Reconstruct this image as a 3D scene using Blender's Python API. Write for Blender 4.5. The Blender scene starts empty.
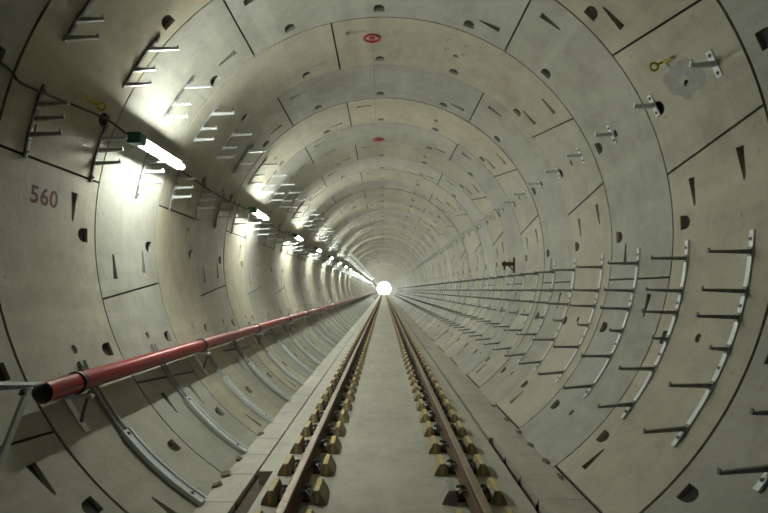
import bpy, bmesh, math, random
from mathutils import Vector, Matrix
from mathutils.geometry import delaunay_2d_cdt

S = bpy.context.scene
COL = S.collection
RND = random.Random(7)
R = 2.9                 # inner radius of the lining
CAM_H = 1.78            # camera above the track slab
ZC = CAM_H + 0.571      # height of the tunnel axis
Y0, L = 7.05, 1.49      # a ring joint, and the ring length
Y_END = 232.0
Y_BACK = 7.05 - 25 * 1.49
rad = math.radians
PI = math.pi


def W(th, y, r=R):
    t = rad(th)
    return Vector((r * math.sin(t), y, ZC + r * math.cos(t)))


# ------------------------------------------------------------------ materials
def new_mat(name):
    m = bpy.data.materials.new(name)
    m.use_nodes = True
    nt = m.node_tree
    return m, nt, nt.nodes, nt.links, nt.nodes['Principled BSDF']


def mixc(ns, ln, fac, a, b, mode='MIX'):
    n = ns.new('ShaderNodeMix')
    n.data_type = 'RGBA'
    n.blend_type = mode
    n.clamp_factor = True
    for sock, v in ((n.inputs[0], fac), (n.inputs[6], a), (n.inputs[7], b)):
        if isinstance(v, (int, float)):
            sock.default_value = v
        elif isinstance(v, tuple):
            sock.default_value = (*v, 1)
        else:
            ln.new(v, sock)
    return n.outputs[2]


def noise(ns, ln, vec, scale, detail=4, rough=0.55):
    n = ns.new('ShaderNodeTexNoise')
    n.inputs['Scale'].default_value = scale
    n.inputs['Detail'].default_value = detail
    n.inputs['Roughness'].default_value = rough
    if vec is not None:
        ln.new(vec, n.inputs['Vector'])
    return n.outputs['Fac']


def ramp(ns, ln, v, a, b):
    n = ns.new('ShaderNodeMapRange')
    n.inputs[1].default_value = a
    n.inputs[2].default_value = b
    ln.new(v, n.inputs[0])
    return n.outputs[0]


def concrete(name, base, dark, tint_attr=False, bump=0.25, stain=(0.30, 0.20, 0.09), stain_amt=0.45):
    m, nt, ns, ln, bs = new_mat(name)
    co = ns.new('ShaderNodeTexCoord').outputs['Object']
    mp = ns.new('ShaderNodeMapping')
    mp.inputs['Scale'].default_value = (1.0, 0.8, 0.6)
    ln.new(co, mp.inputs['Vector'])
    v = mp.outputs[0]
    big = ramp(ns, ln, noise(ns, ln, v, 0.9, 5, 0.6), 0.35, 0.65)
    mid = ramp(ns, ln, noise(ns, ln, v, 5.0, 6, 0.65), 0.38, 0.7)
    fine = ramp(ns, ln, noise(ns, ln, v, 45.0, 3), 0.3, 0.7)
    c = mixc(ns, ln, big, dark, base)
    mul = ns.new('ShaderNodeMath'); mul.operation = 'MULTIPLY'; mul.inputs[1].default_value = 0.45
    ln.new(mid, mul.inputs[0])
    c = mixc(ns, ln, mul.outputs[0], c, tuple(min(1, x * 1.28) for x in base))
    mul2 = ns.new('ShaderNodeMath'); mul2.operation = 'MULTIPLY'; mul2.inputs[1].default_value = 0.16
    ln.new(fine, mul2.inputs[0])
    c = mixc(ns, ln, mul2.outputs[0], c, tuple(x * 0.6 for x in dark))
    mp2 = ns.new('ShaderNodeMapping')
    mp2.inputs['Scale'].default_value = (1.0, 0.12, 1.0)
    ln.new(co, mp2.inputs['Vector'])
    band = ramp(ns, ln, noise(ns, ln, mp2.outputs[0], 2.6, 4, 0.6), 0.50, 0.72)
    mul5 = ns.new('ShaderNodeMath'); mul5.operation = 'MULTIPLY'; mul5.inputs[1].default_value = 0.48
    ln.new(band, mul5.inputs[0])
    c = mixc(ns, ln, mul5.outputs[0], c, tuple(min(1, x * 1.35) for x in base))
    scr = ramp(ns, ln, noise(ns, ln, v, 9.0, 9, 0.78), 0.55, 0.72)
    mul6 = ns.new('ShaderNodeMath'); mul6.operation = 'MULTIPLY'; mul6.inputs[1].default_value = 0.5
    ln.new(scr, mul6.inputs[0])
    c = mixc(ns, ln, mul6.outputs[0], c, tuple(x * 0.6 for x in dark))
    # small air pits
    vo = ns.new('ShaderNodeTexVoronoi'); vo.inputs['Scale'].default_value = 7.0
    ln.new(v, vo.inputs['Vector'])
    pit = ramp(ns, ln, vo.outputs['Distance'], 0.085, 0.05)
    mul4 = ns.new('ShaderNodeMath'); mul4.operation = 'MULTIPLY'; mul4.inputs[1].default_value = 0.55
    ln.new(pit, mul4.inputs[0])
    c = mixc(ns, ln, mul4.outputs[0], c, tuple(x * 0.45 for x in dark))
    # rusty / wet stains
    st = ramp(ns, ln, noise(ns, ln, v, 1.7, 7, 0.7), 0.64, 0.80)
    mul3 = ns.new('ShaderNodeMath'); mul3.operation = 'MULTIPLY'; mul3.inputs[1].default_value = stain_amt
    ln.new(st, mul3.inputs[0])
    c = mixc(ns, ln, mul3.outputs[0], c, stain)
    gr = ramp(ns, ln, noise(ns, ln, v, 0.55, 6, 0.72), 0.52, 0.72)
    mul7 = ns.new('ShaderNodeMath'); mul7.operation = 'MULTIPLY'; mul7.inputs[1].default_value = 0.35
    ln.new(gr, mul7.inputs[0])
    c = mixc(ns, ln, mul7.outputs[0], c, (0.33, 0.335, 0.315))
    if tint_attr:
        at = ns.new('ShaderNodeAttribute'); at.attribute_name = 'tint'
        c = mixc(ns, ln, 1.0, c, at.outputs['Color'], 'MULTIPLY')
    ln.new(c, bs.inputs['Base Color'])
    bs.inputs['Roughness'].default_value = 0.58
    bs.inputs['Specular IOR Level'].default_value = 0.5
    bp = ns.new('ShaderNodeBump'); bp.inputs['Strength'].default_value = bump
    bp.inputs['Distance'].default_value = 0.01
    ln.new(mid, bp.inputs['Height'])
    ln.new(bp.outputs[0], bs.inputs['Normal'])
    return m


def plain(name, col, rough=0.5, metal=0.0, var=0.25, scale=12, col2=None, spec=0.5, thr=(0.35, 0.7)):
    m, nt, ns, ln, bs = new_mat(name)
    co = ns.new('ShaderNodeTexCoord').outputs['Object']
    f = ramp(ns, ln, noise(ns, ln, co, scale, 5, 0.6), *thr)
    c = mixc(ns, ln, f, col, col2 if col2 else tuple(x * (1 - var) for x in col))
    ln.new(c, bs.inputs['Base Color'])
    bs.inputs['Roughness'].default_value = rough
    bs.inputs['Metallic'].default_value = metal
    bs.inputs['Specular IOR Level'].default_value = spec
    return m


def emit(name, col, strength):
    m, nt, ns, ln, bs = new_mat(name)
    bs.inputs['Base Color'].default_value = (0.8, 0.8, 0.8, 1)
    bs.inputs['Emission Color'].default_value = (*col, 1)
    bs.inputs['Emission Strength'].default_value = strength
    return m


LAMP_STRENGTH = 290.0
M_LINING = concrete('lining_concrete', (0.36, 0.35, 0.295), (0.26, 0.25, 0.20), True)
M_FLOOR = concrete('slab_concrete', (0.46, 0.44, 0.38), (0.35, 0.335, 0.28), False, 0.3, (0.25, 0.2, 0.13), 0.5)
M_WALK = concrete('walkway_concrete', (0.45, 0.435, 0.375), (0.33, 0.315, 0.26), False, 0.35, (0.16, 0.13, 0.09), 0.6)
M_JOINT = plain('joint_gasket', (0.035, 0.032, 0.025), 0.9)
M_GALV = plain('galvanized_steel', (0.70, 0.74, 0.76), 0.45, 0.2, 0.2, 30)
M_GALV_DULL = plain('dull_galvanized_steel', (0.26, 0.275, 0.28), 0.5, 0.5, 0.35, 25)
M_GALV_MID = plain('mid_galvanized_steel', (0.48, 0.50, 0.51), 0.5, 0.3, 0.3, 25)  # galvanized steel in a tone between the light and the dull one
M_BOLT = plain('dark_bolt_steel', (0.16, 0.15, 0.14), 0.45, 0.7)
M_RED = plain('red_pipe_paint', (0.27, 0.004, 0.012), 0.30, 0.0, 0.25, 5, spec=0.3)
M_PIPE_IN = plain('bare_pipe_bore', (0.42, 0.40, 0.40), 0.6, 0.2)
M_BLACK = plain('black_rubber', (0.02, 0.018, 0.018), 0.5)
M_RAIL = plain('rusty_rail_steel', (0.115, 0.066, 0.034), 0.7, 0.2, 0.4, 14)
M_RAILTOP = plain('worn_rail_head', (0.34, 0.26, 0.19), 0.42, 0.45, 0.35, 18)
M_YEL = plain('worn_yellow_paint', (0.58, 0.42, 0.08), 0.6, 0.0, 0, 9, (0.50, 0.44, 0.27), thr=(0.4, 0.66))
M_GREYSH = plain('bare_grey_shoulder', (0.38, 0.37, 0.34), 0.7, 0.0, 0.3, 10)
M_SHOULDER = plain('cast_shoulder', (0.25, 0.20, 0.105), 0.7, 0.0, 0, 7, (0.34, 0.30, 0.22), thr=(0.35, 0.65))
M_PLATE = plain('rusty_base_plate', (0.09, 0.06, 0.035), 0.75, 0.2, 0.4, 15)
M_CLIP = plain('spring_clip_steel', (0.19, 0.18, 0.17), 0.4, 0.7, 0.35, 30)
M_HOUSE = plain('lamp_housing_enamel', (0.45, 0.46, 0.44), 0.4, 0.0, 0.1)
M_GREEN = plain('green_ballast_box', (0.03, 0.13, 0.075), 0.45)
M_TUBE = emit('lit_lamp_tube', (0.95, 1.0, 0.88), LAMP_STRENGTH)
M_REDMARK = plain('red_marker_paint', (0.36, 0.012, 0.035), 0.5, 0.0, 0.2, 20)
M_NUM = plain('faded_red_stencil', (0.10, 0.022, 0.028), 0.8, 0.0, 0, 60, (0.19, 0.11, 0.09), thr=(0.50, 0.85))
M_MORTAR = plain('grey_mortar', (0.33, 0.325, 0.32), 0.85, 0.0, 0.25, 6)
M_YELBOLT = plain('yellow_paint', (0.55, 0.45, 0.03), 0.5, 0.0, 0.3, 30)
M_RUST = plain('rusty_steel', (0.11, 0.055, 0.028), 0.8, 0.2, 0.4, 20)
M_DIRT = plain('wet_brown_dirt', (0.10, 0.075, 0.042), 0.8, 0.0, 0.5, 8)
M_RUBBLE = plain('dirty_rubble', (0.20, 0.17, 0.13), 0.9, 0.0, 0.5, 25)


# ------------------------------------------------------------------ helpers
def link_mesh(name, me, parent=None):
    o = bpy.data.objects.new(name, me)
    COL.objects.link(o)
    if parent is not None:
        o.parent = parent
    return o


def obj(name, bm, mats, parent=None, smooth=False, bevel=0.0):
    if bevel > 0:
        bmesh.ops.bevel(bm, geom=[e for e in bm.edges if e.is_manifold and e.calc_face_angle(0) > 0.6],
                        offset=bevel, segments=1, affect='EDGES')
    bmesh.ops.recalc_face_normals(bm, faces=bm.faces)
    me = bpy.data.meshes.new(name)
    bm.to_mesh(me); bm.free()
    for m in (mats if isinstance(mats, (list, tuple)) else [mats]):
        me.materials.append(m)
    if smooth:
        me.shade_smooth()
        me.set_sharp_from_angle(angle=rad(38))
    return link_mesh(name, me, parent)


def empty(name, loc):
    o = bpy.data.objects.new(name, None)
    o.empty_display_size = 0.1
    o.location = loc
    COL.objects.link(o)
    return o


def tag(o, label, cat, group=None):
    o['label'] = label
    o['category'] = cat
    if group:
        o['group'] = group
    return o


def structure(o):
    o['kind'] = 'structure'
    return o


def box(bm, c, size, mat=None, mi=0):
    ret = bmesh.ops.create_cube(bm, size=1)
    T = Matrix.Translation(c) @ (mat if mat is not None else Matrix.Identity(4)) @ Matrix.Diagonal((*size, 1))
    bmesh.ops.transform(bm, matrix=T, verts=ret['verts'])
    if mi:
        for f in {f for v in ret['verts'] for f in v.link_faces}:
            f.material_index = mi
    return ret['verts']


def hexa(bm, a, b, mi=0):
    """closed prism between two equal loops of points"""
    va = [bm.verts.new(p) for p in a]
    vb = [bm.verts.new(p) for p in b]
    n = len(a)
    fs = [bm.faces.new(va[::-1]), bm.faces.new(vb)]
    for i in range(n):
        fs.append(bm.faces.new((va[i], va[(i + 1) % n], vb[(i + 1) % n], vb[i])))
    for f in fs:
        f.material_index = mi
    return fs


def tube(bm, pts, r, n=8, caps=True):
    pts = [Vector(p) for p in pts]
    rings = []
    up = None
    for i, p in enumerate(pts):
        d = (pts[min(i + 1, len(pts) - 1)] - pts[max(i - 1, 0)]).normalized()
        if up is None:
            up = Vector((0, 0, 1)) if abs(d.z) < 0.9 else Vector((1, 0, 0))
        a = d.cross(up).normalized(); b = a.cross(d).normalized(); up = b
        rings.append([bm.verts.new(p + r * (math.cos(2 * PI * k / n) * a + math.sin(2 * PI * k / n) * b)) for k in range(n)])
    for q in range(len(rings) - 1):
        for k in range(n):
            bm.faces.new((rings[q][k], rings[q][(k + 1) % n], rings[q + 1][(k + 1) % n], rings[q + 1][k]))
    if caps:
        bm.faces.new(rings[0][::-1]); bm.faces.new(rings[-1])


def sweep(bm, frames, mi=0):
    """closed profile loops swept along; frames is a list of equal loops"""
    rs = [[bm.verts.new(p) for p in f] for f in frames]
    n = len(rs[0])
    for q in range(len(rs) - 1):
        for k in range(n):
            f = bm.faces.new((rs[q][k], rs[q][(k + 1) % n], rs[q + 1][(k + 1) % n], rs[q + 1][k]))
            f.material_index = mi
    bm.faces.new(rs[0][::-1]).material_index = mi
    bm.faces.new(rs[-1]).material_index = mi


def arc_channel(bm, th0, th1, prof, n=10):
    """profile of (dy, inward height) points swept along the lining, at y = 0"""
    sweep(bm, [[W(th0 + (th1 - th0) * i / n, dy, R - h) for dy, h in prof] for i in range(n + 1)])


def bar(bm, p, q, w0, h0, w1=None, h1=None, updir=Vector((0, 0, 1))):
    """tapered rectangular bar from p to q"""
    p, q = Vector(p), Vector(q)
    w1 = w0 if w1 is None else w1; h1 = h0 if h1 is None else h1
    d = (q - p).normalized()
    s = d.cross(updir).normalized(); u = s.cross(d).normalized()
    def loop(c, w, h): return [c + s * w / 2 * a + u * h / 2 * b for a, b in ((-1, -1), (1, -1), (1, 1), (-1, 1))]
    hexa(bm, loop(p, w0, h0), loop(q, w1, h1))


def bolt(bm, p, nrm, r=0.014, h=0.022):
    nrm = Vector(nrm).normalized()
    tube(bm, [Vector(p), Vector(p) + nrm * 0.005], r * 1.7, 10)
    tube(bm, [Vector(p) + nrm * 0.004, Vector(p) + nrm * h], r, 6)
    tube(bm, [Vector(p) + nrm * h * 0.9, Vector(p) + nrm * h * 1.9], r * 0.55, 6)


def copy_tree(root, loc):
    """a copy of a thing and of each of its parts and sub-parts"""
    r = root.copy(); COL.objects.link(r); r.location = loc
    for ch in list(root.children):
        c = ch.copy(); COL.objects.link(c); c.parent = r
        for g in list(ch.children):
            d = g.copy(); COL.objects.link(d); d.parent = c
    return r


def merged_mesh(root, name):
    """one mesh of all parts of a small far copy (thing-local coordinates)"""
    mats, verts, faces, mids, sm = [], [], [], [], []
    def add(o, M):
        if o.type == 'MESH':
            off = len(verts)
            verts.extend([tuple(M @ v.co) for v in o.data.vertices])
            for p in o.data.polygons:
                m = o.data.materials[p.material_index]
                if m not in mats: mats.append(m)
                faces.append([off + i for i in p.vertices]); mids.append(mats.index(m)); sm.append(p.use_smooth)
        for c in o.children:
            add(c, M @ c.matrix_basis)
    add(root, Matrix.Identity(4))
    me = bpy.data.meshes.new(name)
    me.from_pydata(verts, [], faces)
    for m in mats: me.materials.append(m)
    me.polygons.foreach_set('material_index', mids)
    me.polygons.foreach_set('use_smooth', sm)
    me.update()
    return me


ORD = ['nearest', 'second', 'third', 'fourth', 'fifth', 'sixth', 'seventh', 'eighth', 'ninth', 'tenth', 'eleventh', 'twelfth',
       'thirteenth', 'fourteenth', 'fifteenth', 'sixteenth', 'seventeenth', 'eighteenth', 'nineteenth', 'twentieth',
       'twenty-first', 'twenty-second', 'twenty-third', 'twenty-fourth', 'twenty-fifth', 'twenty-sixth', 'twenty-seventh',
       'twenty-eighth', 'twenty-ninth', 'thirtieth']


def nth(k):
    return 'nearest the camera' if k == 0 else ORD[k] + ' from the camera'


def row(proto, ys, near_n, label, far_label, cat, group, x=0.0, z=0.0):
    """the proto with its parts for the near ones, one small mesh each for the far ones"""
    far_me = None
    for k, y in enumerate(ys):
        if k < near_n:
            o = proto if k == 0 else copy_tree(proto, (x, y, z))
            o.location = (x, y, z)
            tag(o, label.format(nth(k)), cat, group)
        else:
            if far_me is None:
                far_me = merged_mesh(proto, proto.name)
            o = link_mesh(proto.name, far_me)
            o.location = (x, y, z)
            tag(o, far_label, cat, group)


# ------------------------------------------------------------------ lining
PAT = {  # boundaries (near deg, far deg) in increasing angle, key segment between the two slanted ones
    'P': [(-148.8, -148.8), (-80.0, -80.0), (-13.4, -13.4), (56.2, 52.2), (74.2, 78.3), (143.6, 143.6)],
    'Q': [(-121.2, -123.6), (-103.2, -99.6), (-34.4, -34.4), (31.9, 31.9), (98.8, 98.8), (166.5, 166.5)],
}
D_ANGLES = [-1.2 + 22.4 * k for k in range(-8, 9)]


class Shell:
    def __init__(self):
        self.v, self.f, self.n, self.t = [], [], [], []


def tri_segment(sh, y0, y1, a, b, rr, pockets, step, tint):
    """a lining segment between joints a=(near,far) and b, as a cylinder patch with recessed pockets"""
    GY, GT = (0.010 if y0 < 20 else 0.007), 0.011
    s = lambda th: rad(th) * R
    ya, yb = y0 + GY, y1 - GY
    A0, A1, B0, B1 = s(a[0]) + GT, s(a[1]) + GT, s(b[0]) - GT, s(b[1]) - GT
    nstep = max(2, int(abs(b[0] - a[0]) / step))
    out = [(A0 + (B0 - A0) * i / nstep, ya) for i in range(nstep)]
    out += [(B0 + (B1 - B0) * i / 3, ya + (yb - ya) * i / 3) for i in range(3)]
    out += [(B1 + (A1 - B1) * i / nstep, yb) for i in range(nstep)]
    out += [(A1 + (A0 - A1) * i / 3, yb + (ya - yb) * i / 3) for i in range(3)]
    pts = list(out)
    edges = [(i, (i + 1) % len(out)) for i in range(len(out))]
    faces_in = [list(range(len(out)))]
    boxes = []
    for poly, _ in pockets:
        o = len(pts)
        pts += poly
        faces_in.append(list(range(o, o + len(poly))))
        boxes.append((min(p[0] for p in poly) - .03, max(p[0] for p in poly) + .03,
                      min(p[1] for p in poly) - .03, max(p[1] for p in poly) + .03))
    if pockets:
        for j in (1, 2, 3):
            y = ya + (yb - ya) * j / 4
            l = A0 + (A1 - A0) * j / 4; r_ = B0 + (B1 - B0) * j / 4
            for i in range(1, nstep):
                p = (l + (r_ - l) * i / nstep, y)
                if not any(x0 < p[0] < x1 and q0 < p[1] < q1 for x0, x1, q0, q1 in boxes):
                    pts.append(p)
    vs, es, fs, _, _, of = delaunay_2d_cdt([Vector(p) for p in pts], [], faces_in, 1, 1e-5)

    def P(p, r=rr):
        t = p[0] / R
        return (r * math.sin(t), p[1], ZC + r * math.cos(t))
    base = len(sh.v)
    sh.v += [P(v) for v in vs]
    for f, o in zip(fs, of):
        if len(o) > 1 or 0 not in o:
            continue                       # a pocket's mouth
        sh.f.append([base + i for i in reversed(f)])
        sh.n.append(True); sh.t.append(tint)
    # segment edges going down into the joint
    o = len(sh.v); k = len(out)
    sh.v += [P(p) for p in out] + [P(p, rr + 0.04) for p in out]
    for i in range(k):
        j = (i + 1) % k
        sh.f.append([o + i, o + j, o + k + j, o + k + i]); sh.n.append(False); sh.t.append(tint)
    # pockets
    for poly, depth in pockets:
        o = len(sh.v); k = len(poly)
        cx = sum(p[0] for p in poly) / k; cy = sum(p[1] for p in poly) / k
        inner = [(cx + (p[0] - cx) * 0.86, cy + (p[1] - cy) * 0.86) for p in poly]
        sh.v += [P(p) for p in poly] + [P(q, rr + depth(p)) for p, q in zip(poly, inner)]
        for i in range(k):
            j = (i + 1) % k
            sh.f.append([o + j, o + i, o + k + i, o + k + j]); sh.n.append(False); sh.t.append(tint)
        sh.f.append([o + k + i for i in reversed(range(k))]); sh.n.append(False); sh.t.append(tint)


def d_pocket(th, y1):
    """bolt pocket by the far joint: flat deep end towards the joint, round shallow end"""
    c = rad(th) * R; yf = y1 - 0.14; ln, hw = 0.17, 0.068
    poly = [(c + hw, yf), (c - hw, yf), (c - hw, yf - ln * 0.45)]
    poly += [(c + hw * math.cos(PI - PI * i / 6), yf - ln * 0.45 - ln * 0.55 * math.sin(PI * i / 6)) for i in range(1, 6)]
    poly += [(c + hw, yf - ln * 0.45)]
    poly = poly[::-1]
    if sum(poly[i][0] * poly[(i + 1) % len(poly)][1] - poly[(i + 1) % len(poly)][0] * poly[i][1] for i in range(len(poly))) < 0:
        poly = poly[::-1]
    return poly, (lambda p: 0.015 + 0.10 * max(0, min(1, (p[1] - (yf - ln)) / ln)))


def slot(th_j, side, y):
    """long tapering pocket beside a radial joint, deep and wide towards the joint"""
    s0 = rad(th_j) * R + side * 0.17; s1 = rad(th_j) * R + side * 0.44
    w0, w1 = 0.050, 0.014
    poly = [(s0, y - w0), (s1, y - w1), (s1, y + w1), (s0, y + w0)]
    if side < 0:
        poly = poly[::-1]
    return poly, (lambda p: 0.012 + 0.10 * abs(p[0] - s1) / abs(s0 - s1))


def plug(th, y):
    c = rad(th) * R
    return [(c + 0.042 * math.cos(2 * PI * i / 12), y + 0.042 * math.sin(2 * PI * i / 12)) for i in range(12)], (lambda p: 0.06)


shells = {'ceiling': Shell(), 'wall_left': Shell(), 'wall_right': Shell()}
PLUGS = []
m = -24
while Y0 + L * (m - 1) < Y_END:
    y0, y1 = Y0 + L * (m - 1), Y0 + L * m
    pat = 'Q' if m % 2 == 0 else 'P'
    bd = PAT[pat]
    rr = R + RND.uniform(-0.004, 0.004) * (1.0 if m < 8 else 1.6)
    detail = -3 <= m <= 24
    ringt = RND.uniform(0.88, 1.08) if m < 5 else RND.uniform(0.80, 1.16)  # wider tone range on farther rings imitates bright and dark lamp bands
    for i in range(6):
        a = bd[i]; b = bd[(i + 1) % 6]
        if i == 5:
            b = (b[0] + 360, b[1] + 360)
        if i == 5 and pat == 'P':
            continue                      # the invert, under the track slab
        if i == 5:
            a = (a[0] - 360, a[1] - 360); b = (b[0] - 360, b[1] - 360)
        cen = (a[0] + a[1] + b[0] + b[1]) / 4
        name = 'ceiling' if abs(cen) < 52 else ('wall_left' if cen < 0 else 'wall_right')
        g = ringt * RND.uniform(0.95, 1.05)
        warm = RND.uniform(-0.02, 0.02) + (0.02 if pat == 'P' else -0.015)
        tint = (g * (1 + warm), g, g * (1 - 2.2 * warm), 1)
        pk = []
        if detail:
            key = (pat == 'P' and i == 3) or (pat == 'Q' and i == 0)
            for th in D_ANGLES:
                t1 = a[1] + (b[1] - a[1]) * 0.0
                if th > -152 and a[1] + 4.0 < th < b[1] - 4.0 and a[0] + 3 < th < b[0] - 3:
                    pk.append(d_pocket(th, y1))
            if not key:
                # left joint of this segment (its + side) and right joint (its - side)
                ka = (pat == 'P' and i == 4) or (pat == 'Q' and i == 1)
                kb = (pat == 'P' and i == 2) or (pat == 'Q' and i == 5)
                ja = lambda y: a[0] + (a[1] - a[0]) * (y - y0) / L
                jb = lambda y: b[0] + (b[1] - b[0]) * (y - y0) / L
                cand = [slot(ja(y0 + 0.36), 1, y0 + 0.36), slot(jb(y1 - 0.40), -1, y1 - 0.40)]
                if ka: cand.append(slot(ja(y1 - 0.40), 1, y1 - 0.40))
                if kb: cand.append(slot(jb(y0 + 0.36), -1, y0 + 0.36))
                pk += cand
            if 20 < abs(cen) < 140:
                pc = -112.0 if -120 < cen < -105 else cen
                pk.append(plug(pc, (y0 + y1) / 2))
                PLUGS.append((pc, (y0 + y1) / 2, rr, name))
        # keep pockets from touching one another
        kept = []
        for q in pk:
            bx = (min(p[0] for p in q[0]), max(p[0] for p in q[0]), min(p[1] for p in q[0]), max(p[1] for p in q[0]))
            if all(bx[1] < k[0] - .01 or bx[0] > k[1] + .01 or bx[3] < k[2] - .01 or bx[2] > k[3] + .01 for _, k in kept):
                kept.append((q, bx))
        tri_segment(shells[name], y0, y1, a, b, rr, [q for q, _ in kept], 3.0 if detail else 4.5, tint)
    m += 1
Y_FAR = Y0 + L * (m - 1)

WALLS = {}
for name, sh in shells.items():
    me = bpy.data.meshes.new(name)
    me.from_pydata(sh.v, [], sh.f)
    me.materials.append(M_LINING)
    at = me.attributes.new('tint', 'FLOAT_COLOR', 'FACE')
    at.data.foreach_set('color', [c for t in sh.t for c in t])
    me.polygons.foreach_set('use_smooth', [True] * len(sh.f))
    me.update()
    nrm = []
    for p in me.polygons:
        flat = tuple(p.normal)
        for li in p.loop_indices:
            if sh.n[p.index]:
                co = me.vertices[me.loops[li].vertex_index].co
                d = Vector((-co.x, 0, ZC - co.z)).normalized()
                nrm.append(tuple(d))
            else:
                nrm.append(flat)
    me.normals_split_custom_set(nrm)
    WALLS[name] = structure(link_mesh(name, me))

# the dark sealing strip behind all joints (one backing skin per wall)
def backing(parent, t0, t1):
    bm = bmesh.new()
    n = max(4, int((t1 - t0) / 4))
    rows = [[bm.verts.new(W(t0 + (t1 - t0) * i / n, y, R + r_)) for i in range(n + 1)]
            for y, r_ in ((Y_BACK, 0.035), (Y_FAR, 0.035), (Y_FAR, 0.30), (Y_BACK, 0.30))]
    for q in range(4):
        for i in range(n):
            bm.faces.new((rows[q][i], rows[q][i + 1], rows[(q + 1) % 4][i + 1], rows[(q + 1) % 4][i]))
    bm.faces.new([rows[q][0] for q in range(4)]); bm.faces.new([rows[q][n] for q in reversed(range(4))])
    return obj('joint_sealant', bm, M_JOINT, parent, True)

backing(WALLS['ceiling'], -50, 50)
backing(WALLS['wall_left'], -150, -50)
backing(WALLS['wall_right'], 50, 150)

# plastic rings seated in the lifting sockets
for nm in ('wall_left', 'wall_right'):
    bm = bmesh.new()
    for th, y, rr, w in PLUGS:
        if w != nm or y > 30 or y < 2: continue
        ax = W(th, y, 1) - W(th, y, 0)
        tube(bm, [W(th, y, rr + 0.058), W(th, y, rr + 0.02)], 0.020, 10)
    o = obj('socket_plug', bm, M_GALV_DULL, WALLS[nm])
    o['kind'] = 'stuff'

# ---- painted ring number
cu = bpy.data.curves.new('num', 'FONT'); cu.body = '560'; cu.size = 1.0; cu.offset = 0.022; cu.space_character = 1.08
to = bpy.data.objects.new('num', cu); COL.objects.link(to)
dg = bpy.context.evaluated_depsgraph_get()
tm = bpy.data.meshes.new_from_object(to.evaluated_get(dg))
bpy.data.objects.remove(to)
bm = bmesh.new(); bm.from_mesh(tm)
bmesh.ops.triangulate(bm, faces=bm.faces)
xs = [v.co.x for v in bm.verts]; zs = [v.co.y for v in bm.verts]
x0, x1, z0, z1 = min(xs), max(xs), min(zs), max(zs)
for v in bm.verts:
    u = (v.co.x - x0) / (x1 - x0); w = (v.co.y - z0) / (z1 - z0)
    th = -(85.6 + 1.5 - 3.0 * w)
    v.co = W(th, 4.53 + 0.38 * u, R - 0.0055)
o = obj('painted_number', bm, M_NUM, WALLS['wall_left'])
o['label'] = 'faded dark red stencilled number 560'

# ---- grey mortar patch on the right key segment
bm = bmesh.new()
outl = [(61.0, 4.78), (61.6, 4.66), (62.8, 4.60), (64.2, 4.57), (65.6, 4.55), (66.9, 4.58), (67.2, 4.66), (67.0, 4.76), (67.9, 4.85),
        (67.6, 4.93), (66.4, 4.94), (65.4, 5.06), (63.6, 5.10), (62.0, 5.12), (61.4, 5.02), (61.5, 4.9)]
c = (64.4, 4.83)
rings = []
for k in range(1, 4):
    rings.append([bm.verts.new(W(c[0] + (t - c[0]) * (0.27 + 0.73 * (k - 1) / 2), c[1] + (y - c[1]) * (0.27 + 0.73 * (k - 1) / 2), R - (0.006 if k < 3 else 0.0035))) for t, y in outl])
n = len(outl)
for q in range(2):
    for k in range(n):
        bm.faces.new((rings[q][k], rings[q][(k + 1) % n], rings[q + 1][(k + 1) % n], rings[q + 1][k]))
o = obj('mortar_patch', bm, M_MORTAR, WALLS['wall_right'])
o['label'] = 'ragged grey patch of mortar around the lifting socket'

# ---- dark corner marks of a setting-out rectangle on the ceiling
bm = bmesh.new()
for th, y in ((17.1, 7.38), (22.1, 7.38), (17.1, 7.65), (22.1, 7.65)):
    for a, b in (((th - 0.12, th + 0.12), (y, y + 0.075)), ((th, th + 1.1), (y - 0.006, y + 0.006))):
        bm.faces.new([bm.verts.new(W(t_, q_, R - 0.0055)) for t_, q_ in ((a[0], b[0]), (a[1], b[0]), (a[1], b[1]), (a[0], b[1]))])
obj('painted_mark', bm, M_BOLT, WALLS['ceiling'])['label'] = 'four dark corner marks painted on the ceiling'

# ---- unseen disc added behind the camera to keep sky light out of the tunnel
bm = bmesh.new()
tube(bm, [(0, Y_BACK - 0.4, ZC), (0, Y_BACK - 0.02, ZC)], R + 0.3, 64)
structure(obj('sky_blocker_back', bm, M_LINING))

# ------------------------------------------------------------------ floor
def slab(name, prof, mat, ys=None):
    bm = bmesh.new()
    ys = ys or [(Y_BACK, Y_FAR)]
    for a, b in ys:
        hexa(bm, [Vector((x, a, z)) for x, z in prof], [Vector((x, b, z)) for x, z in prof])
    return structure(obj(name, bm, mat))

def xwall(z):
    return math.sqrt(R * R - (z - ZC) ** 2)

structure_floor = slab('floor', [(-1.09, 0), (1.225, 0), (1.225, -0.14), (-1.09, -0.14)], M_FLOOR,
                       [(Y_BACK, 3.0)] + [(3.0 + 2.98 * k + 0.004, 3.0 + 2.98 * (k + 1) - 0.0) for k in range(67)])
ZL, ZR = -0.07, 0.0
slab('trim_4', [(-1.23, 0), (-1.09, 0), (-1.09, -0.14), (-1.23, -0.14)], M_FLOOR, [(Y_BACK, 2.0), (5.45, Y_FAR)])
def covers(first, length, gap, rng, until=60):
    r = random.Random(rng); y = first; out = [(Y_BACK, first - gap)]
    while y < until:
        l = length * r.uniform(0.92, 1.08); out.append((y, y + l - gap)); y += l
    out.append((y, Y_FAR)); return out
slab('trim_1', [(-1.30, ZL), (-1.30, -0.30), (-xwall(-0.30) - 0.03, -0.30), (-xwall(ZL) - 0.02, ZL)], M_WALK, covers(2.0, 0.72, 0.010, 3))
CV = covers(2.2, 0.66, 0.008, 4)
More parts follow.
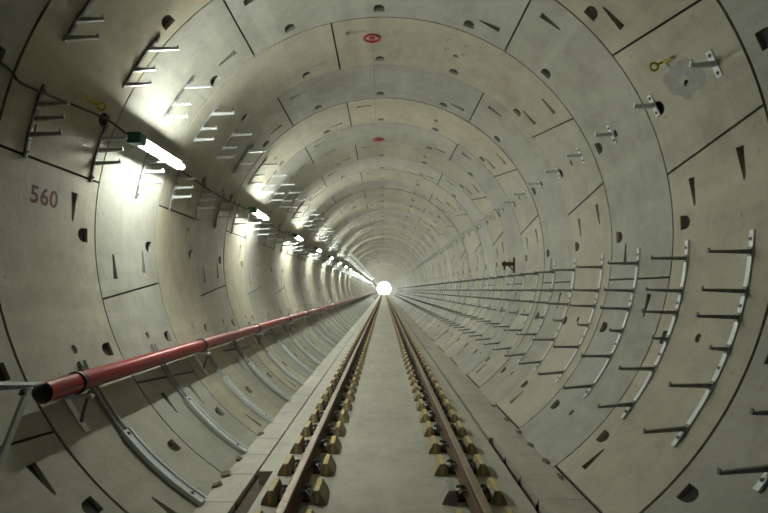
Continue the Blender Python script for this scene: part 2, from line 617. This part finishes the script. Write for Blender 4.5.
for nm_, xe, lst in (('trim_2', 1.268, [c_ for c_ in CV if c_[0] > 6.0]), ('trim_5', 1.315, [c_ for c_ in CV if c_[0] <= 6.0])):
    slab(nm_, [(xe, ZR), (xe, -0.30), (xwall(-0.30) + 0.03, -0.30), (xwall(ZR) + 0.02, ZR)], M_WALK, lst)
slab('trim_3', [(-1.32, -0.13), (1.32, -0.13), (1.32, -0.30), (-1.32, -0.30)], M_DIRT)     # bed of the two side drains

# ------------------------------------------------------------------ rails
RAIL_X, ZB = 0.7525, 0.030
def make_rail(x, side):
    prof = [(-.07, 0), (.07, 0), (.07, .010), (.022, .024), (.009, .040), (.009, .108), (.022, .118), (.035, .124), (.035, .146), (.028, .154),
            (-.028, .154), (-.035, .146), (-.035, .124), (-.022, .118), (-.009, .108), (-.009, .040), (-.022, .024), (-.07, .010)]
    bm = bmesh.new()
    hexa(bm, [Vector((a, 0, b)) for a, b in prof], [Vector((a, Y_FAR - 1.0, b)) for a, b in prof])
    bmesh.ops.recalc_face_normals(bm, faces=bm.faces)
    bm.faces.ensure_lookup_table()
    for f in bm.faces:
        if f.calc_center_median().z > 0.145 and f.normal.z > 0.3:
            f.material_index = 1
    o = obj('rail', bm, [M_RAIL, M_RAILTOP])
    o.location = (x, 1.0, ZB)
    tag(o, f'long rusty brown steel rail, the {side} one of the two running down the track', 'rail', 'running rails of the track')

make_rail(-RAIL_X, 'left'); make_rail(RAIL_X, 'right')

# ------------------------------------------------------------------ rail fasteners
def shoulder_bm(s):
    """cast shoulder block beside the rail; s = -1 left, +1 right of the rail"""
    bm = bmesh.new()
    x0, x1 = 0.125, 0.275
    x0, x1 = 0.138, 0.272
    lo = [(x0, 0.0), (x1, 0.0), (x1 - 0.014, 0.045), (0.214, 0.118), (0.166, 0.118), (x0 + 0.006, 0.060)]
    hexa(bm, [Vector((s * a, -0.155, b)) for a, b in lo], [Vector((s * a, 0.155, b)) for a, b in lo])
    return bm

def make_fastener(name):
    t = empty(name, (0, 0, 0))
    bm = bmesh.new(); box(bm, (0, 0, 0.015), (0.50, 0.20, 0.0298)); obj('base_plate', bm, M_PLATE, t, bevel=0.004)
    for s in (-1, 1):
        sb = obj('shoulder', shoulder_bm(s), M_SHOULDER, t, bevel=0.008)
        bm = bmesh.new()
        box(bm, (s * 0.190, 0, 0.115), (0.042, 0.318, 0.012)); box(bm, (s * 0.196, -0.154, 0.062), (0.030, 0.012, 0.100))
        obj('yellow_strip', bm, M_YEL, sb, bevel=0.003)['label'] = 'yellow painted strip'
        bm = bmesh.new()
        pts = [(0.118, -0.085, 0.060), (0.100, -0.060, 0.080), (0.062, -0.050, 0.066), (0.044, -0.020, 0.062), (0.050, 0.005, 0.080),
               (0.085, 0.010, 0.104), (0.118, 0.022, 0.098), (0.122, 0.055, 0.078), (0.095, 0.075, 0.072), (0.055, 0.070, 0.060)]
        tube(bm, [(s * x, y, z) for x, y, z in pts], 0.010, 8)
        obj('spring_clip', bm, M_CLIP, t, True)
        bm = bmesh.new()
        bolt(bm, (s * 0.095, -0.018, 0.029), (0, 0, 1), 0.016, 0.050)
        obj('bolt', bm, M_CLIP, t)
    return t

FY = [4.04 + 0.71 * k for k in range(150)]
for side, x in (('left', -RAIL_X), ('right', RAIL_X)):
    p = make_fastener('rail_fastener')
    row(p, FY, 26, 'rail fastener with worn yellow shoulders under the ' + side + ' rail, {}',
        f'tiny rail fastener under the {side} rail, past the twenty-sixth from the camera', 'rail fastener',
        f'rail fasteners along the {side} rail', x, 0.0)
# the second fastener of the right rail still has a bare grey inner shoulder
for o in list(COL.objects):
    if o.parent is None and o.get('label') == 'rail fastener with worn yellow shoulders under the right rail, second from the camera':
        sh_ = [c for c in o.children if c.name.startswith('shoulder') and c.data.vertices[0].co.x < 0][0]
        sh_.data = sh_.data.copy(); sh_.data.materials[0] = M_GREYSH
        for g_ in sh_.children:
            g_.data = g_.data.copy(); g_.data.materials[0] = M_GREYSH; g_['label'] = 'unpainted top strip'
        sh_['label'] = 'bare grey shoulder without yellow paint'
        o['label'] = 'rail fastener with one bare grey shoulder, second from the camera under the right rail'
# the rest, beyond any counting
bm = bmesh.new()
for x in (-RAIL_X, RAIL_X):
    y = FY[-1] + 0.71
    while y < Y_FAR - 1:
        box(bm, (x - 0.2, y, 0.055), (0.13, 0.3, 0.11)); box(bm, (x + 0.2, y, 0.055), (0.13, 0.3, 0.11)); y += 0.71
o = obj('rail_fastener', bm, M_YEL); o['kind'] = 'stuff'
tag(o, 'speck-sized rail fasteners at the far end of both rails', 'rail fastener', 'rail fasteners at the far end')

# ------------------------------------------------------------------ wall furniture
BY = [3.41 + 0.993 * k for k in range(112)]
CH = [(-0.026, 0.0), (0.026, 0.0), (0.026, 0.018), (0.012, 0.021), (-0.012, 0.021), (-0.026, 0.018)]

def ang(rel, side):
    """angle on the lining at height rel above the tunnel axis"""
    t = math.degrees(math.acos(rel / R))
    return side * t

def rack_arm(side, rel, length, slope, base=0.0):
    bm = bmesh.new()
    x = side * (math.sqrt(R * R - rel * rel) - 0.018)
    p = Vector((x, 0, ZC + rel)); q = p + Vector((-side * length, 0, slope * length))
    bar(bm, p, q, 0.034, 0.036, 0.028, 0.020)
    d = (q - p).normalized()
    bar(bm, q - d * 0.008 + Vector((0, 0, -0.010)), q - d * 0.008 + Vector((0, 0, 0.030)), 0.028, 0.009, updir=Vector((1, 0, 0)))
    box(bm, p + Vector((side * 0.000, 0, 0)), (0.016, 0.050, 0.075), Matrix.Rotation(-math.asin(max(-1, min(1, rel / R))) * side, 4, 'Y'))
    return bm

def make_rack():
    t = empty('cable_rack', (0, 0, 0))
    bm = bmesh.new(); arc_channel(bm, ang(-0.10, 1), ang(-1.80, 1), CH, 14); obj('strut', bm, M_GALV, t)
    for rel, ln, sl in ((-0.27, 0.335, 0.0), (-0.58, 0.335, 0.03), (-0.785, 0.325, 0.03), (-1.035, 0.14, 0.04), (-1.32, 0.33, 0.0), (-1.655, 0.33, -0.09)):
        obj('arm', rack_arm(1, rel, ln, sl), M_GALV_DULL, t)
    for rel in (-0.17, -0.70, -1.19, -1.74):
        th = ang(rel, 1); p = W(th, 0, R - 0.020)
        bm = bmesh.new(); bolt(bm, p, Vector((0, 0, ZC)) - Vector((p.x, 0, p.z)), 0.010, 0.010); obj('anchor_bolt', bm, M_GALV_DULL, t)
    return t

row(make_rack(), [3.38, 4.35, 5.28, 6.29, 7.32] + BY[5:], 30, 'curved cable rack with six short arms on the right wall, {}',
    'tiny cable rack on the right wall, past the thirtieth from the camera', 'cable rack', 'cable racks along the right wall')

def make_left(name, r0, r1, arms):
    t = empty(name, (0, 0, 0))
    bm = bmesh.new(); arc_channel(bm, ang(r0, -1), ang(r1, -1), [(y_ * 0.8, h_) for y_, h_ in CH], 8); obj('strut', bm, M_GALV_DULL, t)  # darker steel paints in the shade of struts turned away from the lamps
    for rel, ln, sl in arms:
        obj('arm', rack_arm(-1, rel, ln, sl), M_GALV_MID, t)
    for rel in (r0 - 0.04, r1 + 0.05):
        th = ang(rel, -1); p = W(th, 0, R - 0.020)
        bm = bmesh.new(); bolt(bm, p, Vector((0, 0, ZC)) - Vector((p.x, 0, p.z)), 0.010, 0.010); obj('anchor_bolt', bm, M_GALV_DULL, t)
    return t

row(make_left('cable_bracket', 1.90, 1.397, ((1.768, 0.29, 0.03), (1.57, 0.20, 0.03), (1.424, 0.25, 0.03))), BY[1:], 30,
    'three-armed cable bracket in the upper left row, {}',
    'tiny cable bracket far along the upper left row, past the thirtieth', 'cable bracket', 'upper row of cable brackets on the left wall')
row(make_left('cable_bracket', 1.06, 0.48, ((0.90, 0.24, 0.04), (0.785, 0.24, 0.04), (0.66, 0.25, 0.05))), BY[1:], 30,
    'three-armed cable bracket in the lower left row, {}',
    'tiny cable bracket far along the lower left row, past the thirtieth', 'cable bracket', 'lower row of cable brackets on the left wall')

# small single brackets, upper right
def make_single():
    t = empty('wall_bracket', (0, 0, 0))
    bm = bmesh.new(); arc_channel(bm, 62.8, 67.2, [(-0.035, 0), (0.035, 0), (0.035, 0.012), (-0.035, 0.012)], 4); obj('wall_plate', bm, M_GALV, t)
    p = W(65, 0, R - 0.012)
    bm = bmesh.new(); bar(bm, p, p + Vector((-0.19, 0, -0.012)), 0.036, 0.045, 0.030, 0.025)
    bar(bm, p + Vector((-0.18, 0, -0.02)), p + Vector((-0.18, 0, 0.030)), 0.03, 0.010, updir=Vector((1, 0, 0))); obj('arm', bm, M_GALV, t)
    for th in (63.5, 66.5):
        q = W(th, 0, R - 0.011); bm = bmesh.new(); bolt(bm, q, Vector((0, 0, ZC)) - Vector((q.x, 0, q.z)), 0.010, 0.008); obj('anchor_bolt', bm, M_BOLT, t)
    return t

row(make_single(), BY[1:], 20, 'small one-armed bracket in the line high on the right wall, {}',
    'tiny one-armed bracket high on the right wall, past the twentieth from the camera', 'bracket', 'single brackets high on the right wall')

# ------------------------------------------------------------------ lamps
LAMP_X, LAMP_REL = -2.54, 0.975
LY = [6.32 + 5.0 * k for k in range(42) if 6.32 + 5.0 * k < Y_FAR - 2]
def make_lamp():
    t = empty('fluorescent_lamp', (0, 0, 0))
    c = Vector((LAMP_X, 0, ZC + LAMP_REL))
    rot = Matrix.Rotation(rad(-38), 4, 'Y')
    out = (rot @ Vector((1, 0, 0))); out = Vector((0.90, 0, -0.436))
    hb = bmesh.new()
    up = Vector((0.436, 0, 0.90))
    lo = [-out * 0.045 - up * 0.030, -out * 0.004 - up * 0.048, out * 0.014 - up * 0.054, out * 0.010 - up * 0.030, out * 0.010 + up * 0.030, out * 0.014 + up * 0.054, -out * 0.004 + up * 0.048, -out * 0.045 + up * 0.030]
    hexa(hb, [c + p + Vector((0, -0.60, 0)) for p in lo], [c + p + Vector((0, 0.60, 0)) for p in lo])
    obj('housing', hb, M_HOUSE, t)
    tb = bmesh.new(); tube(tb, [c + out * 0.042 + Vector((0, -0.55, 0)), c + out * 0.042 + Vector((0, 0.55, 0))], 0.023, 12); obj('tube', tb, M_TUBE, t, True)
    for s in (-1, 1):
        eb = bmesh.new(); tube(eb, [c + out * 0.042 + Vector((0, s * 0.55, 0)), c + out * 0.042 + Vector((0, s * 0.60, 0))], 0.036, 12); obj('end_cap', eb, M_HOUSE, t)
    bb = bmesh.new(); box(bb, c + out * 0.030 + Vector((0, -0.68, 0)), (0.14, 0.15, 0.11)); obj('ballast_box', bb, M_GREEN, t, bevel=0.006)
    return t

row(make_lamp(), LY, 12, 'lit white fluorescent tube lamp on the left wall brackets, {}',
    'lit lamp far down the left wall, past the twelfth from the camera', 'lamp', 'row of lamps on the left wall')
# emission raised on the lamps towards the far portal, added to brighten that end
M_TUBE_FAR = emit('boosted_far_tube', (0.95, 1.0, 0.92), LAMP_STRENGTH * 1.5)
far_me = None
for o in COL.objects:
    if o.parent is None and o.name.startswith('fluorescent_lamp') and o.type == 'MESH' and o.location.y > 60:
        if far_me is None:
            far_me = o.data.copy()
            for i, mm in enumerate(far_me.materials):
                if mm == M_TUBE: far_me.materials[i] = M_TUBE_FAR
        o.data = far_me

# black cable strung from the near upper left, then along the lamps
bm = bmesh.new()
pts = [W(-68.5, 2.6, R - .03), W(-69.2, 3.88, R - .03), W(-70.2, 4.2, R - .03), W(-68.2, 5.25, R - .03), Vector((LAMP_X - 0.02, LY[0] - 0.75, ZC + LAMP_REL))]
def smooth_path(p, n=6):
    out = []
    for i in range(len(p) - 1):
        a, b, c_, d = p[max(i - 1, 0)], p[i], p[i + 1], p[min(i + 2, len(p) - 1)]
        for k in range(n):
            t = k / n
            out.append(0.5 * ((2 * b) + (-a + c_) * t + (2 * a - 5 * b + 4 * c_ - d) * t * t + (-a + 3 * b - 3 * c_ + d) * t ** 3))
    return out + [p[-1]]
pts = smooth_path(pts)
tube(bm, pts, 0.011, 8)
tag(obj('power_cable', bm, M_BLACK, None, True), 'black power cable hanging across the dark upper left wall to the nearest lamp', 'cable')
for k in range(8):
    bm = bmesh.new()
    a, b = LY[k] + 0.60, LY[k + 1] - 0.76
    tube(bm, [Vector((LAMP_X - 0.055, a + (b - a) * i / 14, ZC + LAMP_REL - 0.01 - 0.22 * math.sin(PI * i / 14) * 0.25)) for i in range(15)], 0.012, 6)
    tag(obj('power_cable', bm, M_BLACK, None, True),
        f'black cable between two left wall lamps, starting at the lamp {nth(k)}', 'cable', 'cables linking the left wall lamps')

# ------------------------------------------------------------------ red pipe on the left
PX, PZ, PR, PY0 = -2.436, CAM_H - 0.735, 0.0785, 3.96
bm = bmesh.new()
n = 28
loops = []
for y, r_ in ((PY0, PR), (Y_FAR - 2, PR)):
    loops.append([bm.verts.new((r_ * math.cos(2 * PI * k / n), y - PY0, r_ * math.sin(2 * PI * k / n))) for k in range(n)])
for y, r_ in ((PY0, PR - 0.007), (PY0 + 6, PR - 0.007)):
    loops.append([bm.verts.new((r_ * math.cos(2 * PI * k / n), y - PY0, r_ * math.sin(2 * PI * k / n))) for k in range(n)])
for k in range(n):
    j = (k + 1) % n
    bm.faces.new((loops[0][k], loops[0][j], loops[1][j], loops[1][k]))
    bm.faces.new((loops[0][j], loops[0][k], loops[2][k], loops[2][j]))
    f = bm.faces.new((loops[2][j], loops[2][k], loops[3][k], loops[3][j])); f.material_index = 1
bm.faces.new(loops[3]).material_index = 1
bm.faces.new(loops[1])
pipe = obj('fire_main_pipe', bm, [M_RED, M_PIPE_IN], None, True)
pipe.location = (PX, PY0, PZ)
tag(pipe, 'long glossy red pipe with an open end along the lower left wall', 'pipe')
CY = [4.40, 7.38, 10.6, 14.0, 17.4] + [17.4 + 3.3 * k for k in range(1, 40)]
def clamp_bm(r0, r1, w, n=24):
    bm = bmesh.new()
    sweep_l = []
    vs = [[bm.verts.new((r * math.cos(2 * PI * k / n), y, r * math.sin(2 * PI * k / n))) for k in range(n)] for r, y in ((r0, -w), (r1, -w), (r1, w), (r0, w))]
    for q in range(4):
        for k in range(n):
            bm.faces.new((vs[q][k], vs[q][(k + 1) % n], vs[(q + 1) % 4][(k + 1) % n], vs[(q + 1) % 4][k]))
    return bm
cl = obj('clamp_ring', clamp_bm(PR - 0.002, PR + 0.012, 0.022), M_BLACK, pipe, True)
for k, y in enumerate(CY):
    if y > 110: break
    o = cl if k == 0 else cl.copy()
    if k:
        COL.objects.link(o); o.parent = pipe
    o.location = (0, y - PY0, 0)

# brackets carrying the pipe
def make_pipe_bracket():
    t = empty('pipe_bracket', (0, 0, 0))
    z = PZ - PR - 0.012
    xw = -math.sqrt(R * R - (z - ZC) ** 2)
    bm = bmesh.new(); bar(bm, (xw + 0.01, 0, z - 0.016), (PX + 0.13, 0, z - 0.016), 0.045, 0.030); obj('arm', bm, M_GALV, t)
    z2 = z - 0.22
    xw2 = -math.sqrt(R * R - (z2 - ZC) ** 2)
    bm = bmesh.new(); bar(bm, (xw2 + 0.008, 0, z2), (PX + 0.09, 0, z - 0.032), 0.032, 0.022); obj('brace', bm, M_GALV_DULL, t)
    bm = bmesh.new(); th = ang(z - ZC, -1); arc_channel(bm, th + 1.5, th - 7, [(-0.035, 0), (0.035, 0), (0.035, 0.010), (-0.035, 0.010)], 4); obj('wall_plate', bm, M_GALV, t)
    for s in (-1, 1):
        bm = bmesh.new(); bolt(bm, (PX + s * (PR + 0.014), 0, z - 0.004), (0, 0, 1), 0.011, 0.016); obj('nut', bm, M_GALV_DULL, t)
    return t
row(make_pipe_bracket(), [y for y in CY if y < 90], 10, 'small galvanized bracket clamped under the red pipe, {}',
    'tiny bracket under the red pipe, past the tenth from the camera', 'bracket', 'brackets under the red pipe')

# curved channel struts behind the pipe, one per ring
def make_wall_strut():
    t = empty('wall_strut', (0, 0, 0))
    bm = bmesh.new(); arc_channel(bm, -114.3, -130.5, [(-0.046, 0), (0.046, 0), (0.046, 0.034), (0.036, 0.034), (0.036, 0.008), (-0.036, 0.008), (-0.036, 0.034), (-0.046, 0.034)], 8)
    obj('upper_channel', bm, M_GALV_MID, t)
    bm = bmesh.new(); arc_channel(bm, -128.5, -146.9, [(-0.070, 0.009), (0.070, 0.009), (0.070, 0.050), (0.046, 0.050), (0.042, 0.036), (-0.042, 0.036), (-0.046, 0.050), (-0.070, 0.050)], 9)
    obj('lower_channel', bm, M_GALV, t)
    for th in (-115.4, -129.3, -144.5):
        q = W(th, 0, R - (0.008 if th > -120 else 0.035)); bm = bmesh.new(); bolt(bm, q, Vector((0, 0, ZC)) - Vector((q.x, 0, q.z)), 0.012, 0.009); obj('anchor_bolt', bm, M_BOLT, t)
    return t
SY = [4.815 + 1.49 * k for k in range(62)]
row(make_wall_strut(), SY, 20, 'curved channel strut from red pipe down to left walkway, {}',
    'tiny curved channel strut on the lower left wall, past the twentieth from the camera', 'strut', 'channel struts on the lower left wall')

# arm and brace bolted to the nearest strut, at the left edge of the picture
t = empty('cantilever_bracket', (-2.5, 3.38, CAM_H - 0.6))
def at(bm):
    for v in bm.verts: v.co -= Vector((-2.5, 3.38, CAM_H - 0.6))
    return bm
bm = bmesh.new(); bar(bm, (-2.66, 3.38, CAM_H - 0.575), (-2.10, 3.38, CAM_H - 0.575), 0.12, 0.012)
bar(bm, (-2.66, 3.345, CAM_H - 0.60), (-2.16, 3.345, CAM_H - 0.585), 0.008, 0.055, 0.008, 0.02); obj('arm', at(bm), M_GALV, t)
bm = bmesh.new(); bar(bm, (-2.17, 3.39, CAM_H - 0.60), (-2.36, 3.39, CAM_H - 1.08), 0.055, 0.020, updir=Vector((1, 0, 0))); obj('brace', at(bm), M_GALV, t)
bm = bmesh.new(); bolt(bm, (-2.19, 3.37, CAM_H - 0.625), (0, -1, 0), 0.014, 0.02); obj('bolt', at(bm), M_BOLT, t)
tag(t, 'flat galvanized arm with slanted brace, left wall, just before the open pipe end', 'bracket')

# ------------------------------------------------------------------ small things on the lining
def marker(y, x, thick, label):
    th = math.degrees(math.asin(x / R))
    t = empty('red_marker', W(th, y, R - 0.012))
    bm = clamp_bm(0.088, 0.122, 0.010, 28)
    bmesh.ops.transform(bm, matrix=Matrix.Rotation(PI / 2, 4, 'X'), verts=bm.verts); obj('ring', bm, M_REDMARK, t, True)
    bm = bmesh.new(); tube(bm, [(0, 0, -0.008), (0, 0, 0.008)], 0.042, 20); obj('center_disc', bm, M_REDMARK, t)
    tag(t, label, 'marker', 'red markers on the ceiling')
marker(7.62, -0.165, 0.03, 'red ring marker on the ceiling, the nearer and larger one')
marker(12.75, -0.135, 0.03, 'red ring marker on the ceiling, the farther and smaller one')

bm = bmesh.new()
tube(bm, [W(math.degrees(math.asin(-0.165 / R)), 7.64, R - 0.008)] + [W(math.degrees(math.asin(-0.165 / R)), 7.64 + 4 * k, R - 0.007) for k in range(1, 16)], 0.0025, 5)
tag(obj('survey_line', bm, M_BOLT), 'thin dark line running along the crown from the nearer red marker', 'line')

def eye_bolt(th, y, label):
    t = empty('eye_bolt', W(th, y, R))
    inward = (Vector((0, 0, ZC)) - Vector((W(th, 0).x, 0, W(th, 0).z))).normalized()
    bm = bmesh.new(); tube(bm, [inward * -0.02, inward * 0.07], 0.010, 8); obj('shank', bm, M_YELBOLT, t)
    bm = bmesh.new()
    side = Vector((0, 1, 0)); 
    tang = inward.cross(side)
    cc = inward * 0.105
    tube(bm, [cc + 0.034 * (math.cos(2 * PI * k / 14) * inward + math.sin(2 * PI * k / 14) * tang) for k in range(15)], 0.011, 8); obj('eye', bm, M_YELBOLT, t, True)
    bm = bmesh.new(); bar(bm, inward * 0.03, inward * 0.04 - side * 0.16 + tang * 0.02, 0.03, 0.012, 0.018, 0.008, updir=inward); obj('tail', bm, M_YELBOLT, t)
    tag(t, label, 'eye bolt', 'yellow eye bolts on the lining')
eye_bolt(59.5, 4.95, 'small yellow eye bolt above the grey mortar patch on the right')
eye_bolt(-66.8, 5.05, 'small yellow eye bolt in the dark upper left, near the first lamp')

# rusty bracket on the right wall
t = empty('rusty_bracket', W(90.5, 12.3, R))
bm = bmesh.new(); box(bm, (-0.15, 0, 0.03), (0.27, 0.07, 0.085)); obj('bar', bm, M_RUST, t, bevel=0.006)
for x in (-0.23, -0.02):
    bm = bmesh.new(); box(bm, (x, 0, 0.0), (0.035, 0.05, 0.20 if x < -0.1 else 0.34)); obj('post', bm, M_RUST, t)
bm = bmesh.new(); bar(bm, (-0.14, 0, -0.01), (-0.02, 0, -0.12), 0.03, 0.02); obj('brace', bm, M_RUST, t)
tag(t, 'dark rusty H-shaped bracket sticking out of the right wall above the cable racks', 'bracket')

# rubble along the wall foot
RR = random.Random(21)
spots = [('right', 6.35), ('right', 5.75), ('right', 6.9), ('right', 7.6), ('right', 8.5), ('right', 5.25), ('left', 5.25), ('left', 5.55), ('left', 6.05), ('left', 7.1)]
cnt = {'right': 0, 'left': 0}
for side, y in sorted(spots, key=lambda q: q[1]):
    bm = bmesh.new(); bmesh.ops.create_icosphere(bm, subdivisions=2, radius=1)
    sx, sy, sz = RR.uniform(.02, .045), RR.uniform(.04, .10), RR.uniform(.008, .018)
    for v in bm.verts:
        k = 1 + 0.9 * (RR.random() - 0.5)
        v.co = Vector((v.co.x * sx * k, v.co.y * sy * k, v.co.z * sz * k))
    o = obj('rubble_lump', bm, M_RUBBLE)
    sg, z = (1, ZR) if side == 'right' else (-1, ZL)
    o.location = (sg * (xwall(z + 0.05) - 0.09), y, z + sz * 0.8)
    tag(o, f'small dirty lump of rubble at the foot of the {side} wall, {nth(cnt[side])}', 'rubble', f'rubble along the {side} wall foot')
    cnt[side] += 1

# ------------------------------------------------------------------ world, camera, view
w = bpy.data.worlds.new('daylight'); S.world = w
w.use_nodes = True
bg = w.node_tree.nodes['Background']
bg.inputs['Color'].default_value = (0.95, 1.0, 0.97, 1)
bg.inputs['Strength'].default_value = 6.0

cam = bpy.data.cameras.new('camera')
co = bpy.data.objects.new('camera', cam); COL.objects.link(co)
co.location = (0, 0, CAM_H)
co.rotation_euler = (PI / 2, 0, 0)
cam.sensor_width = 36.0
cam.lens = 555 / 768 * 36.0
cam.shift_y = 33.5 / 768
cam.clip_start = 0.05; cam.clip_end = 600
S.camera = co

S.view_settings.view_transform = 'Standard'
S.view_settings.look = 'None'
S.view_settings.gamma = 1
S.view_settings.exposure = 0.52
S.view_settings.use_curve_mapping = False
S.cycles.max_bounces = 10
S.cycles.diffuse_bounces = 8
S.cycles.sample_clamp_indirect = 6.0
